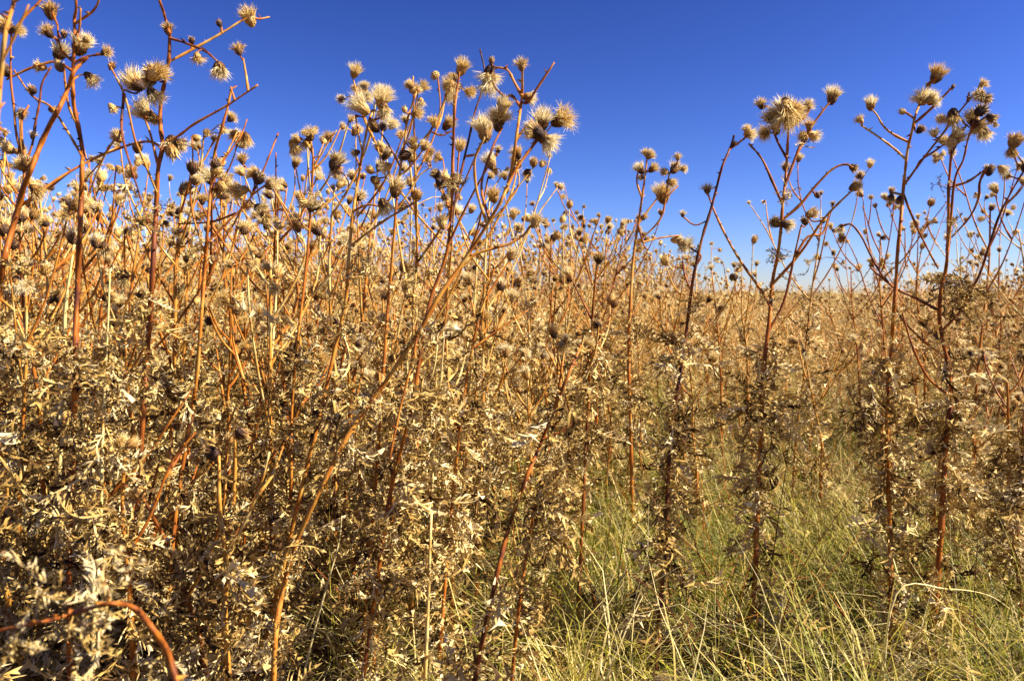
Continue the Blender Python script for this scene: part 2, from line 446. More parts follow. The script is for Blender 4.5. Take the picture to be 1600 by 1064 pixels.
# ------------------------------------------------------------------ procedural plant description (local coordinates, base at origin)
def grow(h, lean=0.12, n_branch=6, heads_per=2.2, leaf_n=44, head_px=0.030, seed=None):
    g = np.random.default_rng(seed)
    az = g.uniform(0, 6.283)
    k = np.linspace(0, 1, 7)
    bend = g.normal(0, lean) * h
    wob = np.cumsum(g.normal(0, 0.012 * h, (7, 2)), 0)
    stem = np.stack([math.cos(az) * bend * k ** 1.6 + wob[:, 0], math.sin(az) * bend * k ** 1.6 + wob[:, 1], k * h * 0.97], 1)
    stem[0] = (0, 0, -0.02)
    stem = smooth_path(stem, 3)
    P = dict(stem=stem, r=(0.0050 * g.uniform(0.8, 1.25), 0.0018), branches=[], leaves=[], heads=[], tone=g.uniform(0.36, 0.80))
    def at(t):
        i = t * (len(stem) - 1); a = int(min(i, len(stem) - 2)); return stem[a] + (stem[a + 1] - stem[a]) * (i - a)
    tips = [(stem[-1], stem[-1] - stem[-3])]
    for b in range(n_branch):
        t = g.uniform(0.60, 0.96); p0 = at(t); a = b * 2.4 + g.normal(0, 0.4)
        L = h * (0.10 + 0.55 * (1 - t) + g.uniform(0, 0.12))
        o = np.array([math.cos(a), math.sin(a), 0])
        sp = g.uniform(0.35, 0.9)
        path = smooth_path([p0, p0 + o * L * 0.35 * sp + [0, 0, L * 0.30], p0 + o * L * 0.65 * sp + [0, 0, L * 0.68], p0 + o * L * (0.8 + g.normal(0, 0.12)) * sp + [0, 0, L * g.uniform(0.9, 1.1)]], 3)
        P['branches'].append(path)
        if g.random() < 0.88: tips.append((path[-1], path[-1] - path[-3]))
        if g.random() < 0.5:                                    # a side twig
            q0 = path[len(path) // 2]; a2 = a + g.choice([-1, 1]) * 1.0; o2 = np.array([math.cos(a2), math.sin(a2), 0]); L2 = L * 0.45
            tw = smooth_path([q0, q0 + o2 * L2 * 0.4 + [0, 0, L2 * 0.4], q0 + o2 * L2 * 0.7 + [0, 0, L2]], 3)
            P['branches'].append(tw); tips.append((tw[-1], tw[-1] - tw[-2]))
    for tp, td in tips:
        n = max(1, g.poisson(heads_per))
        for j in range(n):
            off = np.zeros(3) if j == 0 else g.normal(0, 0.016, 3) - [0, 0, 0.006]
            d = td / (np.linalg.norm(td) + 1e-9) + g.normal(0, 0.6, 3) + (off * 30 if j else 0) + ([0, 0, -1.4] if g.random() < 0.15 else 0)
            kd = g.choice(HEAD_KINDS, p=[0.34, 0.18, 0.12, 0.12, 0.16, 0.08])
            P['heads'].append((tp + off, d, kd, head_px * g.uniform(0.65, 1.15), g.integers(0, 4), g.uniform(0, 6.28)))
            if j: P['branches'].append(np.array([tp - td / (np.linalg.norm(td) + 1e-9) * 0.012, tp + off * 0.6, tp + off]))
    for i in range(leaf_n):
        t = g.uniform(0.04, 0.85) if g.random() < 0.93 else g.uniform(0.7, 0.95)
        p0 = at(t); a = g.uniform(0, 6.283)
        d = np.array([math.cos(a), math.sin(a), g.uniform(-2.4, 0.5)])
        size = (0.088 if t < 0.7 else 0.045) * g.uniform(0.55, 1.35)
        P['leaves'].append((p0 + d * 0.004, d, g.normal(0, 0.5), size, g.integers(0, 1000), g.uniform(-0.25, 0.25)))
    return P


def merged_foliage(P, templates, tone_shift=0.0):
    mb = MB(); arr = merged_foliage.cache
    for p0, d, spin, size, vi, tn in P['leaves']:
        tpl = templates[vi % len(templates)]
        key = id(tpl)
        if key not in arr: arr[key] = tpl.arrays()
        V, T, to, _ = arr[key]
        mb.add(V @ (frame_x(d, spin) * size).T + p0, T, None, to + tn + tone_shift)
    return mb
merged_foliage.cache = {}


def emit_plant(P, root, detail):
    """objects for one plant under its Empty; detail 2 = every leaf and tuft apart, 1 = heads apart, leaves joined"""
    mb = MB()
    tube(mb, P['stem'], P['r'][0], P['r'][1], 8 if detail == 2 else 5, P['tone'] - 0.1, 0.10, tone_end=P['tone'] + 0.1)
    if detail == 2: spikes(mb, P['stem'], 0.022, 0.007)
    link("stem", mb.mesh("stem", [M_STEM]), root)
    if detail == 2:
        for b in P['branches']:
            mb = MB(); r = 0.0022 if len(b) > 3 else 0.0012
            tube(mb, b, r, r * 0.55, 6, P['tone'] + 0.05, 0.12)
            if len(b) > 3: spikes(mb, b, 0.02, 0.005)
            link("branch" if len(b) > 3 else "flower_stalk", mb.mesh("branch", [M_STEM]), root)
        for p0, d, spin, size, vi, tn in P['leaves']:
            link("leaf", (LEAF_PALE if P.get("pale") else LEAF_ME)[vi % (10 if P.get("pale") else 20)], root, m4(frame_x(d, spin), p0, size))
    else:
        mb = MB()
        for b in P['branches']:
            r = 0.0021 if len(b) > 3 else 0.0012
            tube(mb, b, r, r * 0.55, 4, P['tone'] + 0.05, 0.1)
        link("branches", mb.mesh("branches", [M_STEM]), root)
        fo = link("foliage", merged_foliage(P, LEAF_MID, 0.08).mesh("foliage", [M_LEAF], True), root)
        fo["kind"] = "stuff"
    for p0, d, kd, w, vi, spin in P['heads']:
        add_head(root, p0, d, kd, w, vi, spin, detail == 2)


def add_head(root, p0, d, kd, width, vi, spin, split):
    sc = width / HEAD_W[kd]
    b, t, both = HEADS[kd][vi % 4]
    m = m4(frame_z(d, spin), p0, sc)
    if split:
        o = link("flower_head", b, root, m)
        link("seed_tuft", t, o)
    else:
        link("flower_head", both, root, m)


def empty(name, loc):
    o = bpy.data.objects.new(name, None)
    o.empty_display_size = 0.05
    o.location = loc
    col.objects.link(o)
    return o


def copy_tree(o, parent=None):
    c = o.copy(); col.objects.link(c)
    if parent is not None: c.parent = parent
    for ch in list(o.children): copy_tree(ch, c)
    return c


# ------------------------------------------------------------------ the ground
def build_ground():
    xs = np.concatenate([-np.geomspace(900, 8, 40), np.linspace(-7.5, 7.5, 90), np.geomspace(8, 900, 40)])
    ys = np.concatenate([np.linspace(-6, 8, 90), np.geomspace(8.3, 1500, 90)])
    X, Y = np.meshgrid(xs, ys)
    Z = ground_z(X, Y) + np.where(np.abs(X) + np.abs(Y) < 25, rng.normal(0, 0.008, X.shape), 0)
    nx, ny = len(xs), len(ys)
    i = np.arange(ny - 1)[:, None] * nx; j = np.arange(nx - 1)[None]
    q = np.stack([i + j, i + j + 1, i + j + 1 + nx, i + j + nx], -1).reshape(-1, 4)
    mb = MB()
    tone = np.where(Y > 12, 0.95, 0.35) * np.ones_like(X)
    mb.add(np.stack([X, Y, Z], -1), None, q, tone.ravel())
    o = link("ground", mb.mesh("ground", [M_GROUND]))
    tag(o, "brown litter covered ground of the field rising to a tan horizon", kind="structure")
build_ground()


# ------------------------------------------------------------------ hero plants traced from the photograph
# each: distance, label, trunk pixels (top to bottom), extra polylines, heads (u, v, size px, kind, dx, dy), leaf clumps (u, v, radius px, count), stem half width px, tone
HERO = []
def hero(d, label, trunk, lines=(), heads=(), clumps=(), w=4.0, tone=0.45, leaves=(0.02, 0.6, 34), name="thistle_plant"):
    HERO.append(dict(d=d, label=label, trunk=trunk, lines=lines, heads=heads, clumps=clumps, w=w, tone=tone, leaves=leaves, name=name))

B_, S_, FL, BU, SP, PL = HEAD_KINDS
hero(1.00, "tall orange-stemmed thistle, cream and brown heads clustered round its straight trunk",
     [(117, -25), (119, 12), (116, 32), (117, 57), (115, 90), (114, 117), (114, 140), (115, 162), (122, 197), (129, 237), (128, 265), (127, 310), (125, 360), (122, 420), (119, 500), (118, 560), (116, 640), (112, 760), (108, 900)],
     [[(117, 100), (128, 92), (140, 88), (160, 85)], [(117, 38), (128, 30), (143, 20), (152, 8), (156, -6)], [(116, 60), (124, 45), (126, 14)],
      [(114, 112), (95, 100), (80, 97), (62, 104)], [(80, 97), (45, 108), (10, 125)], [(112, 98), (98, 82), (92, 66), (90, 40)], [(90, 40), (82, 20)], [(92, 66), (80, 54)],
      [(122, 197), (108, 168), (102, 130), (100, 100)], [(128, 245), (105, 205), (80, 168), (50, 150), (22, 110)]],
     [(127, 68, 34, B_, .4, -.6), (138, 60, 24, S_, .7, -.5), (95, 80, 30, B_, .3, -.3), (72, 47, 32, S_, -.5, -.8), (78, 12, 38, SP, 0, -1), (100, 50, 13, BU, 0, -1), (92, 101, 19, BU, -.3, -.5), (58, 104, 26, SP, -1, -.1), (168, 81, 27, S_, .9, -.3), (142, 123, 25, PL, .7, .7), (47, 137, 15, BU, -.6, -.6), (85, 173, 18, SP, .9, .2)],
     [(120, 560, 25, 10), (116, 660, 28, 14)], 4.5, 0.48)
hero(0.95, "leaning red-brown thistle trunk crossing beside the tall straight orange trunk",
     [(137, 90), (124, 102), (114, 115), (105, 142), (92, 170), (78, 195), (62, 230), (50, 262), (37, 292), (30, 320), (17, 365), (6, 407), (-4, 470), (-12, 560), (-20, 700)],
     [[(34, 288), (37, 265), (32, 238), (25, 205), (22, 170), (17, 125), (17, 80), (18, 50)], [(37, 262), (50, 228), (56, 190), (62, 160), (66, 130), (80, 105)], [(30, 325), (90, 280), (150, 246), (185, 230)], [(18, 52), (40, 25), (60, 5), (72, -10)], [(50, 262), (38, 240), (34, 190), (45, 165)]],
     [(5, 40, 36, SP, -.9, -.5), (30, 48, 20, B_, .9, .1), (28, 255, 34, SP, -.5, -.3), (45, 250, 26, SP, .2, -.6), (33, 180, 24, SP, .2, .6), (10, 230, 22, B_, -.5, -.5), (3, 105, 24, BU, -.7, -.7), (52, 210, 20, S_, .3, -.8), (60, 300, 26, B_, .6, .5)],
     [(20, 420, 40, 8), (5, 520, 40, 18)], 5.5, 0.40)
hero(0.62, "thick pale grey thistle stalk rising out of frame beside the leaning red trunk",
     [(30, -40), (20, 10), (8, 55), (0, 130), (-8, 240), (-14, 420)], [[(30, 5), (48, -12)], [(2, 95), (22, 60), (45, 8)]], [], [], 5.2, 0.66, (0.02, 0.3, 10))
hero(1.05, "tall purple-brown thistle with golden drooping brushes and one long arm slanting upward",
     [(247, -20), (249, 0), (254, 15), (260, 35), (264, 50), (265, 57), (264, 95), (260, 110), (257, 130), (251, 162), (251, 200), (254, 230), (247, 265), (244, 330), (240, 390), (237, 450), (230, 560), (224, 640), (215, 800)],
     [[(266, 98), (300, 78), (345, 53), (385, 29), (405, 30), (421, 27)], [(265, 60), (285, 66), (320, 80), (337, 94)], [(347, 52), (345, 42), (341, 33)], [(300, 78), (299, 62)],
      [(252, 232), (235, 222), (205, 226), (160, 243), (120, 262), (80, 292), (40, 320)], [(254, 225), (278, 213), (305, 193), (350, 168), (385, 145), (403, 133)], [(387, 142), (384, 115), (380, 92)], [(362, 150), (360, 136)],
      [(240, 300), (222, 245), (210, 215), (195, 150), (170, 100)], [(232, 350), (205, 262), (190, 205), (188, 150)], [(247, 262), (232, 200), (212, 160)], [(190, 205), (165, 240), (140, 300)]],
     [(388, 24, 30, B_, -.3, -1), (309, 94, 28, S_, .1, 1), (343, 112, 28, B_, .2, 1), (262, 42, 26, SP, 0, -1), (299, 60, 12, BU, 0, -1), (341, 34, 12, BU, -.4, -.9), (372, 76, 28, S_, -.3, -1), (250, 113, 34, B_, .6, -.3), (233, 108, 34, SP, -.5, -.6), (230, 128, 30, B_, -.3, .3), (208, 130, 38, PL, -.8, -.4), (240, 150, 30, PL, .5, .8), (224, 175, 40, PL, -.6, -.5), (242, 188, 26, SP, .3, .6), (285, 226, 30, SP, .9, .2), (268, 228, 32, B_, .2, .8), (272, 245, 26, BU, .3, .9), (182, 210, 30, SP, -.5, -.8), (178, 172, 22, SP, .4, .6), (176, 100, 14, BU, .5, -.6), (215, 225, 20, BU, 0, -.8), (205, 270, 28, FL, -.4, -.5)],
     [(205, 300, 24, 7), (225, 330, 30, 9), (262, 310, 20, 4), (235, 480, 40, 16), (228, 600, 40, 18)], 4.2, 0.42)
hero(1.12, "thistle whose purple broken stem and pale side shoot stand bare above small golden heads",
     [(362, 137), (355, 170), (345, 205), (335, 240), (332, 275), (328, 310), (324, 360), (320, 420), (314, 500), (306, 600), (290, 700), (275, 800), (262, 950)],
     [[(332, 292), (350, 250), (375, 215), (386, 187)], [(326, 380), (355, 348), (392, 308), (420, 245), (428, 225), (435, 208)], [(392, 308), (398, 285), (383, 260)], [(320, 400), (300, 330), (297, 270)], [(392, 305), (420, 290), (440, 320), (470, 380)], [(278, 350), (330, 347), (380, 345)]],
     [(378, 246, 28, S_, -.2, -1), (333, 252, 20, BU, -.4, -.7), (345, 262, 22, BU, .5, -.3), (375, 298, 30, PL, -.8, .1), (407, 275, 30, SP, .2, -.4), (395, 270, 22, B_, -.6, -.3), (427, 288, 24, B_, .6, -.2), (408, 328, 24, B_, .6, .4), (416, 340, 22, B_, .5, .7), (300, 255, 22, BU, 0, -1), (308, 280, 26, FL, .2, -.3), (340, 300, 24, BU, 0, .8), (350, 295, 20, BU, .3, .3)],
     [(300, 380, 30, 10), (300, 620, 36, 16), (285, 760, 40, 20), (270, 880, 44, 20)], 3.6, 0.42)
hero(1.15, "thistle with tan stem ending in two fat straw-coloured brushes, one nodding sideways",
     [(584, 172), (576, 190), (571, 215), (566, 240), (560, 280), (552, 330), (545, 400), (540, 470), (520, 560), (497, 660), (472, 760)],
     [[(566, 238), (560, 210), (555, 180)], [(574, 192), (590, 186), (605, 180)], [(563, 262), (555, 240)], [(552, 330), (575, 320), (600, 325)], [(548, 385), (600, 345), (640, 322), (658, 310)]],
     [(597, 155, 36, PL, .2, -1), (562, 166, 36, PL, -.9, -.7), (601, 174, 24, B_, .2, .8), (581, 195, 20, BU, -.2, -.2), (553, 240, 20, SP, -.8, .3), (613, 193, 26, FL, .2, -.4), (565, 305, 30, S_, .5, -.4), (602, 326, 28, B_, .3, .7)],
     [(560, 405, 25, 22), (540, 500, 35, 14), (505, 620, 40, 18)], 3.6, 0.62)
hero(1.22, "thistle with knobbly upright stem carrying a few small round heads up one side",
     [(652, 140), (648, 152), (641, 172), (635, 195), (632, 225), (626, 260), (620, 310), (613, 400), (606, 480), (598, 600), (590, 720)],
     [[(626, 262), (612, 235), (600, 215), (592, 205)], [(624, 275), (640, 262), (660, 235), (674, 203), (684, 190)], [(674, 206), (690, 212), (706, 205)], [(660, 235), (666, 228)], [(620, 305), (600, 270), (590, 230)], [(618, 330), (640, 300), (655, 275), (672, 262)]],
     [(638, 132, 22, SP, -.6, -.5), (650, 139, 20, B_, .5, -.3), (631, 168, 12, BU, -.3, -1), (653, 178, 20, B_, .8, 0), (677, 188, 28, S_, -.2, -1), (702, 192, 24, B_, .6, -.6), (645, 222, 20, B_, -.2, -.6), (665, 226, 26, S_, .4, -.6), (590, 225, 22, BU, -.4, -.5), (605, 240, 20, B_, .3, -.5), (600, 262, 20, B_, -.5, .2), (620, 290, 32, B_, .2, -1), (575, 262, 16, BU, -.5, -.6), (655, 300, 20, BU, .5, -.5), (626, 245, 22, BU, -.4, .1), (590, 285, 18, BU, .4, .3)],
     [(612, 440, 30, 12), (598, 620, 38, 18)], 3.0, 0.5)
hero(1.08, "slim thistle with two upright dark rods, brown heads near their tips",
     [(718, 113), (714, 140), (710, 180), (708, 240), (707, 300), (703, 350), (697, 400), (672, 470), (656, 560), (640, 650), (612, 760), (596, 860), (582, 960)],
     [[(703, 345), (716, 290), (727, 240), (733, 215), (742, 175), (752, 145), (757, 112), (750, 78)], [(727, 245), (745, 240), (753, 222)], [(700, 385), (735, 310), (760, 265), (775, 240)], [(703, 335), (690, 290)], [(655, 570), (690, 520), (700, 470)]],
     [(723, 103, 28, B_, .4, -.9), (701, 134, 30, FL, -.5, .3), (757, 203, 40, PL, -.1, -1), (752, 190, 30, SP, -.3, -.8), (679, 270, 26, SP, -.5, -.5), (690, 290, 26, SP, .3, .4), (765, 250, 28, B_, -.3, -.8), (778, 232, 20, S_, 0, -1), (715, 278, 26, SP, .3, -.3), (700, 318, 24, S_, -.6, -.5), (690, 345, 24, B_, -.2, -.9)],
     [(712, 285, 20, 16), (650, 640, 40, 30), (600, 800, 44, 26), (588, 900, 40, 20)], 4.0, 0.40)
hero(0.96, "long diagonal orange thistle stem leaning right under a bunch of four fat tan heads",
     [(816, 104), (816, 140), (814, 165), (809, 200), (803, 240), (797, 275), (787, 305), (765, 345), (725, 408), (685, 465), (652, 522), (600, 600), (545, 678), (498, 770), (462, 850), (440, 930), (430, 1000)],
     [[(814, 160), (825, 160), (838, 140), (866, 98)], [(815, 150), (803, 128), (793, 110), (778, 106)], [(798, 272), (820, 245), (838, 222), (853, 205)], [(790, 300), (808, 262), (834, 225), (845, 200)], [(806, 220), (820, 200), (832, 192)], [(765, 345), (752, 290), (770, 230), (785, 200)], [(760, 350), (745, 300), (742, 250), (757, 215)], [(813, 168), (800, 150), (790, 152), (775, 140)], [(720, 414), (745, 396), (790, 383), (815, 370), (830, 352)], [(655, 520), (645, 560), (625, 640), (608, 720)]],
     [(815, 99, 30, S_, 0, -1), (829, 153, 22, B_, 1, .1), (764, 120, 40, FL, -.1, 1), (763, 132, 34, PL, 0, 1), (768, 92, 13, BU, 0, -1), (788, 163, 28, B_, .3, -.8), (783, 182, 42, FL, .2, -.6), (779, 190, 34, PL, .1, -.9), (878, 185, 40, PL, .8, -.4), (848, 184, 36, B_, .1, -.7), (832, 204, 34, B_, -.5, -.3), (855, 221, 38, PL, .7, .5), (838, 342, 36, S_, .3, -.9), (826, 210, 24, SP, -.6, .1)],
     [(650, 540, 30, 12), (600, 620, 40, 14), (545, 690, 40, 14), (455, 880, 40, 12), (435, 990, 40, 12)], 4.6, 0.47)
hero(1.20, "thistle with pale twin-headed tuft and dark bead-like heads beside a fan of bent stems",
     [(486, 222), (489, 250), (485, 330), (478, 420), (464, 540), (456, 640), (455, 730), (452, 820)],
     [[(486, 240), (478, 222), (468, 215)], [(487, 262), (500, 245), (513, 222), (526, 204)], [(484, 335), (470, 300), (462, 262)], [(484, 340), (520, 310), (545, 290), (530, 262)], [(482, 360), (450, 330), (425, 290)], [(455, 730), (440, 660), (420, 560), (418, 450)]],
     [(484, 207, 32, S_, -.1, -1), (461, 215, 22, SP, -.5, -.6), (462, 233, 26, B_, .3, .6), (478, 226, 18, B_, -.2, .4), (513, 212, 26, S_, -.2, -.7), (526, 250, 30, B_, .2, -.5), (524, 264, 24, B_, .1, .3), (527, 276, 22, SP, .2, .6), (488, 320, 22, B_, .2, -.5), (470, 318, 20, BU, -.4, .1), (500, 320, 20, BU, .5, -.2), (458, 345, 24, B_, -.3, -.2)],
     [(490, 300, 20, 8), (465, 560, 35, 14), (452, 690, 40, 22), (450, 800, 44, 22)], 3.2, 0.6)
hero(1.32, "dark thistle stem forking at its bare tip, a yellow star head crossing it lower down",
     [(1147, 212), (1142, 228), (1138, 238), (1128, 262), (1118, 300), (1110, 330), (1097, 372), (1085, 425), (1078, 470), (1072, 520), (1062, 590), (1050, 660), (1044, 740), (1040, 850)],
     [[(1141, 234), (1152, 225), (1165, 215), (1168, 208)], [(1080, 455), (1070, 430), (1066, 400)], [(1088, 415), (1095, 400), (1082, 390), (1066, 378)]],
     [(1167, 200, 22, SP, -.3, -.9), (1174, 211, 20, B_, .8, .2), (1069, 384, 34, FL, .5, .6), (1148, 222, 10, BU, .3, -.8), (1067, 333, 16, S_, 0, -1)],
     [(1080, 390, 16, 5), (1076, 480, 24, 14), (1070, 540, 34, 16), (1040, 640, 36, 16), (1046, 780, 40, 16)], 3.6, 0.28)
hero(1.38, "upright thistle with a dense flat-topped cluster of brown heads and arching side stalks",
     [(1233, 178), (1231, 220), (1228, 270), (1223, 320), (1220, 360), (1215, 400), (1207, 440), (1202, 500), (1195, 560), (1190, 640), (1187, 720), (1183, 800), (1180, 900)],
     [[(1226, 292), (1234, 270), (1246, 238), (1256, 215), (1275, 188), (1290, 168), (1301, 155)], [(1227, 247), (1219, 230), (1209, 208)], [(1218, 320), (1206, 282), (1190, 248), (1170, 225)], [(1222, 345), (1250, 320), (1275, 290), (1300, 265), (1320, 257), (1333, 262)],
      [(1210, 445), (1250, 396), (1285, 345), (1310, 318), (1337, 293)], [(1200, 520), (1225, 470), (1240, 405), (1252, 352)], [(1200, 480), (1190, 455), (1165, 420), (1140, 380), (1118, 335), (1105, 300)], [(1232, 195), (1215, 180), (1196, 165)], [(1234, 200), (1255, 185), (1266, 170)], [(1246, 240), (1255, 225), (1268, 205)], [(1240, 405), (1262, 370), (1285, 365), (1297, 330)]],
     [(1188, 160, 26, S_, -.3, -1), (1201, 183, 24, B_, -.5, -.2), (1194, 208, 28, FL, -.7, .2), (1211, 198, 22, B_, -.2, -.5), (1230, 178, 48, PL, .1, .9), (1221, 170, 36, B_, -.3, -.6), (1245, 180, 34, B_, .4, .1), (1240, 168, 34, FL, .3, -.6), (1227, 154, 16, BU, 0, -1), (1264, 163, 30, S_, .6, -.7), (1302, 147, 28, B_, .2, -1), (1265, 194, 26, S_, .1, -1), (1253, 212, 24, SP, -.4, -.2), (1273, 213, 22, B_, .6, .2), (1210, 180, 22, SP, -.4, .1), (1336, 264, 20, SP, .7, .5), (1340, 290, 28, SP, .6, -.3), (1105, 293, 26, S_, -.1, -1), (1210, 347, 26, SP, -.6, -.3), (1270, 333, 22, B_, .7, -.3), (1256, 343, 16, BU, -.3, -.3), (1232, 352, 22, B_, .6, .2), (1275, 302, 12, BU, -.3, -.6)],
     [(1230, 300, 11, 12), (1258, 222, 12, 4), (1214, 395, 12, 16), (1240, 440, 18, 5), (1200, 470, 26, 9), (1190, 560, 22, 12), (1195, 640, 46, 34), (1225, 660, 30, 10), (1184, 760, 36, 18)], 4.4, 0.42)
hero(1.28, "candelabra-shaped thistle with pale double tuft at its crown and two curved arms on one side",
     [(1438, 160), (1430, 182), (1425, 205), (1418, 235), (1414, 270), (1411, 300), (1407, 350), (1402, 400), (1400, 440), (1397, 480), (1393, 540), (1388, 600), (1386, 680), (1388, 760), (1392, 900)],
     [[(1430, 195), (1455, 170), (1478, 147), (1489, 135)], [(1416, 222), (1395, 210), (1380, 197), (1370, 180), (1361, 170)], [(1411, 250), (1400, 235), (1375, 216), (1345, 196)], [(1426, 186), (1418, 178), (1408, 174)], [(1438, 162), (1448, 145), (1452, 130), (1462, 122)],
      [(1413, 290), (1445, 245), (1470, 213), (1495, 180), (1518, 152), (1532, 134)], [(1430, 262), (1440, 250), (1458, 238), (1475, 226)], [(1511, 158), (1514, 145)], [(1411, 300), (1420, 325), (1435, 360), (1450, 390), (1466, 420)], [(1408, 305), (1395, 302), (1388, 310)]],
     [(1466, 114, 28, B_, .3, -.9), (1451, 130, 11, BU, 0, -1), (1439, 151, 34, FL, -.4, -.7), (1458, 154, 30, FL, .6, -.3), (1361, 160, 22, B_, -.1, -1), (1342, 186, 22, S_, -.5, -.6), (1407, 174, 12, BU, -1, -.2), (1538, 130, 22, S_, .5, -.5), (1530, 149, 24, B_, -.3, .2), (1544, 155, 26, SP, .8, .2), (1391, 312, 18, SP, -.3, .9), (1405, 316, 20, SP, -.2, .9), (1460, 207, 24, S_, -.2, -.3), (1440, 201, 20, SP, .2, -.2), (1490, 134, 8, BU, .4, -.8)],
     [(1395, 490, 20, 8), (1388, 570, 34, 18), (1380, 620, 40, 36), (1345, 640, 24, 8), (1388, 710, 40, 18), (1410, 830, 40, 10)], 4.0, 0.45)
hero(1.30, "thistle with crooked dark trunk, crumpled leaf bunch and crowded brown drooping heads",
     [(1487, 228), (1484, 270), (1482, 300), (1482, 350), (1480, 400), (1477, 425), (1470, 455), (1468, 500), (1475, 540), (1483, 580), (1486, 620), (1480, 670), (1476, 720), (1472, 800), (1465, 900)],
     [[(1484, 390), (1486, 340), (1489, 300), (1494, 273), (1505, 250), (1513, 215), (1520, 200)], [(1484, 292), (1510, 285), (1530, 272), (1542, 264)], [(1487, 371), (1515, 340), (1529, 310), (1531, 285), (1540, 265)], [(1478, 516), (1500, 487), (1516, 450)], [(1513, 466), (1530, 430), (1545, 385), (1560, 340), (1580, 300), (1603, 262)],
      [(1468, 486), (1430, 466), (1395, 448), (1375, 425), (1360, 398), (1345, 368), (1330, 351), (1318, 353)], [(1390, 446), (1375, 432), (1360, 418)], [(1487, 240), (1500, 215), (1510, 195)], [(1480, 560), (1440, 530), (1410, 500), (1400, 480)], [(1486, 620), (1450, 590), (1425, 540), (1410, 490)]],
     [(1535, 172, 28, SP, .6, -.4), (1519, 183, 28, B_, -.3, -.4), (1528, 198, 36, FL, .5, .4), (1538, 210, 26, B_, .4, .8), (1552, 187, 24, SP, .6, .5), (1556, 196, 14, S_, .2, 1), (1488, 186, 28, B_, -.1, .8), (1470, 186, 22, SP, -.6, .1), (1497, 213, 30, B_, .5, -.6), (1485, 224, 24, SP, -.6, .1), (1546, 263, 26, SP, .2, -.8), (1569, 266, 28, S_, .7, .4), (1313, 359, 22, S_, -.3, .9), (1588, 216, 34, SP, .3, -.8), (1580, 240, 26, SP, -.2, .4), (1605, 258, 22, B_, .6, -.7)],
     [(1470, 295, 10, 5), (1488, 345, 16, 8), (1475, 435, 22, 12), (1500, 455, 34, 44), (1515, 480, 20, 12), (1455, 535, 18, 8), (1505, 560, 26, 8), (1480, 640, 40, 32), (1490, 740, 40, 22), (1520, 780, 30, 10)], 4.4, 0.28)
hero(1.45, "short dark thistle overgrown with black-brown withered leaves, beyond the crooked trunk by the grass",
     [(1600, 640), (1597, 700), (1592, 780), (1590, 860), (1594, 960)], [], [], [(1590, 700, 40, 26), (1580, 760, 40, 26), (1595, 860, 40, 22)], 4.4, 0.15)
hero(0.98, "broken thistle stem with snapped dark stub and hanging pale leaves over green grass",
     [(908, 540), (885, 592), (862, 650), (842, 700), (820, 752), (796, 820), (776, 900), (756, 990), (742, 1064)],
     [[(870, 640), (874, 600), (878, 565)], [(858, 690), (880, 672), (908, 650)]], [], [(872, 610, 10, 8), (845, 780, 26, 12), (865, 740, 26, 14), (790, 940, 40, 14), (745, 1030, 40, 12)], 4.8, 0.45)
hero(1.02, "dark red thistle stem with withered leaves, standing close beside the broken stem over grass",
     [(866, 640), (860, 690), (848, 735), (836, 790), (825, 850), (815, 920), (806, 990), (800, 1060)], [], [], [(870, 700, 22, 22), (880, 760, 30, 26), (850, 830, 40, 18), (830, 930, 40, 16), (870, 800, 26, 12)], 4.0, 0.32)
hero(0.56, "bent over red thistle stalk arching close to the ground with blurred cream leaves",
     [(-60, 990), (0, 984), (60, 972), (110, 960), (170, 943), (210, 950), (240, 985), (262, 1020), (278, 1075), (290, 1130)], [],
     [(160, 915, 20, FL, -.2, .3)], [(45, 1000, 40, 6), (120, 950, 60, 10), (150, 1010, 40, 6), (60, 920, 50, 6), (250, 1040, 30, 4), (170, 880, 50, 5)], 7.0, 0.36, (0.02, 0.06, 4))
hero(1.15, "bright yellow thistle stem rising among grey shredded leaves beside the grass clearing",
     [(694, 530), (689, 590), (683, 640), (678, 700), (675, 770), (672, 850), (668, 960)], [], [], [(685, 610, 36, 14), (672, 720, 36, 16), (670, 880, 40, 16)], 3.6, 0.88)
hero(1.22, "dark slim thistle stem wrapped in curled grey leaves facing the grass clearing",
     [(772, 420), (757, 470), (745, 510), (735, 560), (725, 620), (715, 700), (706, 790), (698, 880), (690, 980)], [[(738, 545), (765, 525), (800, 500), (825, 485)], [(757, 470), (775, 440), (800, 400)]], [(800, 395, 22, B_, .3, -.8)], [(740, 560, 26, 12), (730, 640, 36, 18), (715, 740, 38, 22), (705, 830, 38, 16)], 3.4, 0.42)
hero(1.00, "yellowish thistle stem half hidden by shaggy cream leaves deep within the thicket",
     [(172, 420), (168, 520), (163, 620), (160, 700), (158, 790), (152, 900), (146, 1000)], [], [(190, 690, 30, FL, .4, -.3)], [(165, 560, 50, 18), (150, 700, 50, 22), (140, 800, 60, 26), (180, 850, 60, 24)], 4.2, 0.85)
hero(1.55, "reddish thistle with sparse dark leaves standing inside the clearing's grass, small brown head on top",
     [(935, 395), (930, 440), (925, 500), (922, 560), (920, 620), (915, 700), (912, 780)], [[(922, 560), (940, 520), (960, 480)], [(925, 500), (905, 460), (890, 430)]], [(935, 400, 26, SP, -.1, -.8), (962, 470, 16, BU, .4, -.8), (888, 425, 18, B_, -.4, -.9)], [(920, 600, 30, 14), (915, 690, 36, 18)], 3.0, 0.3)
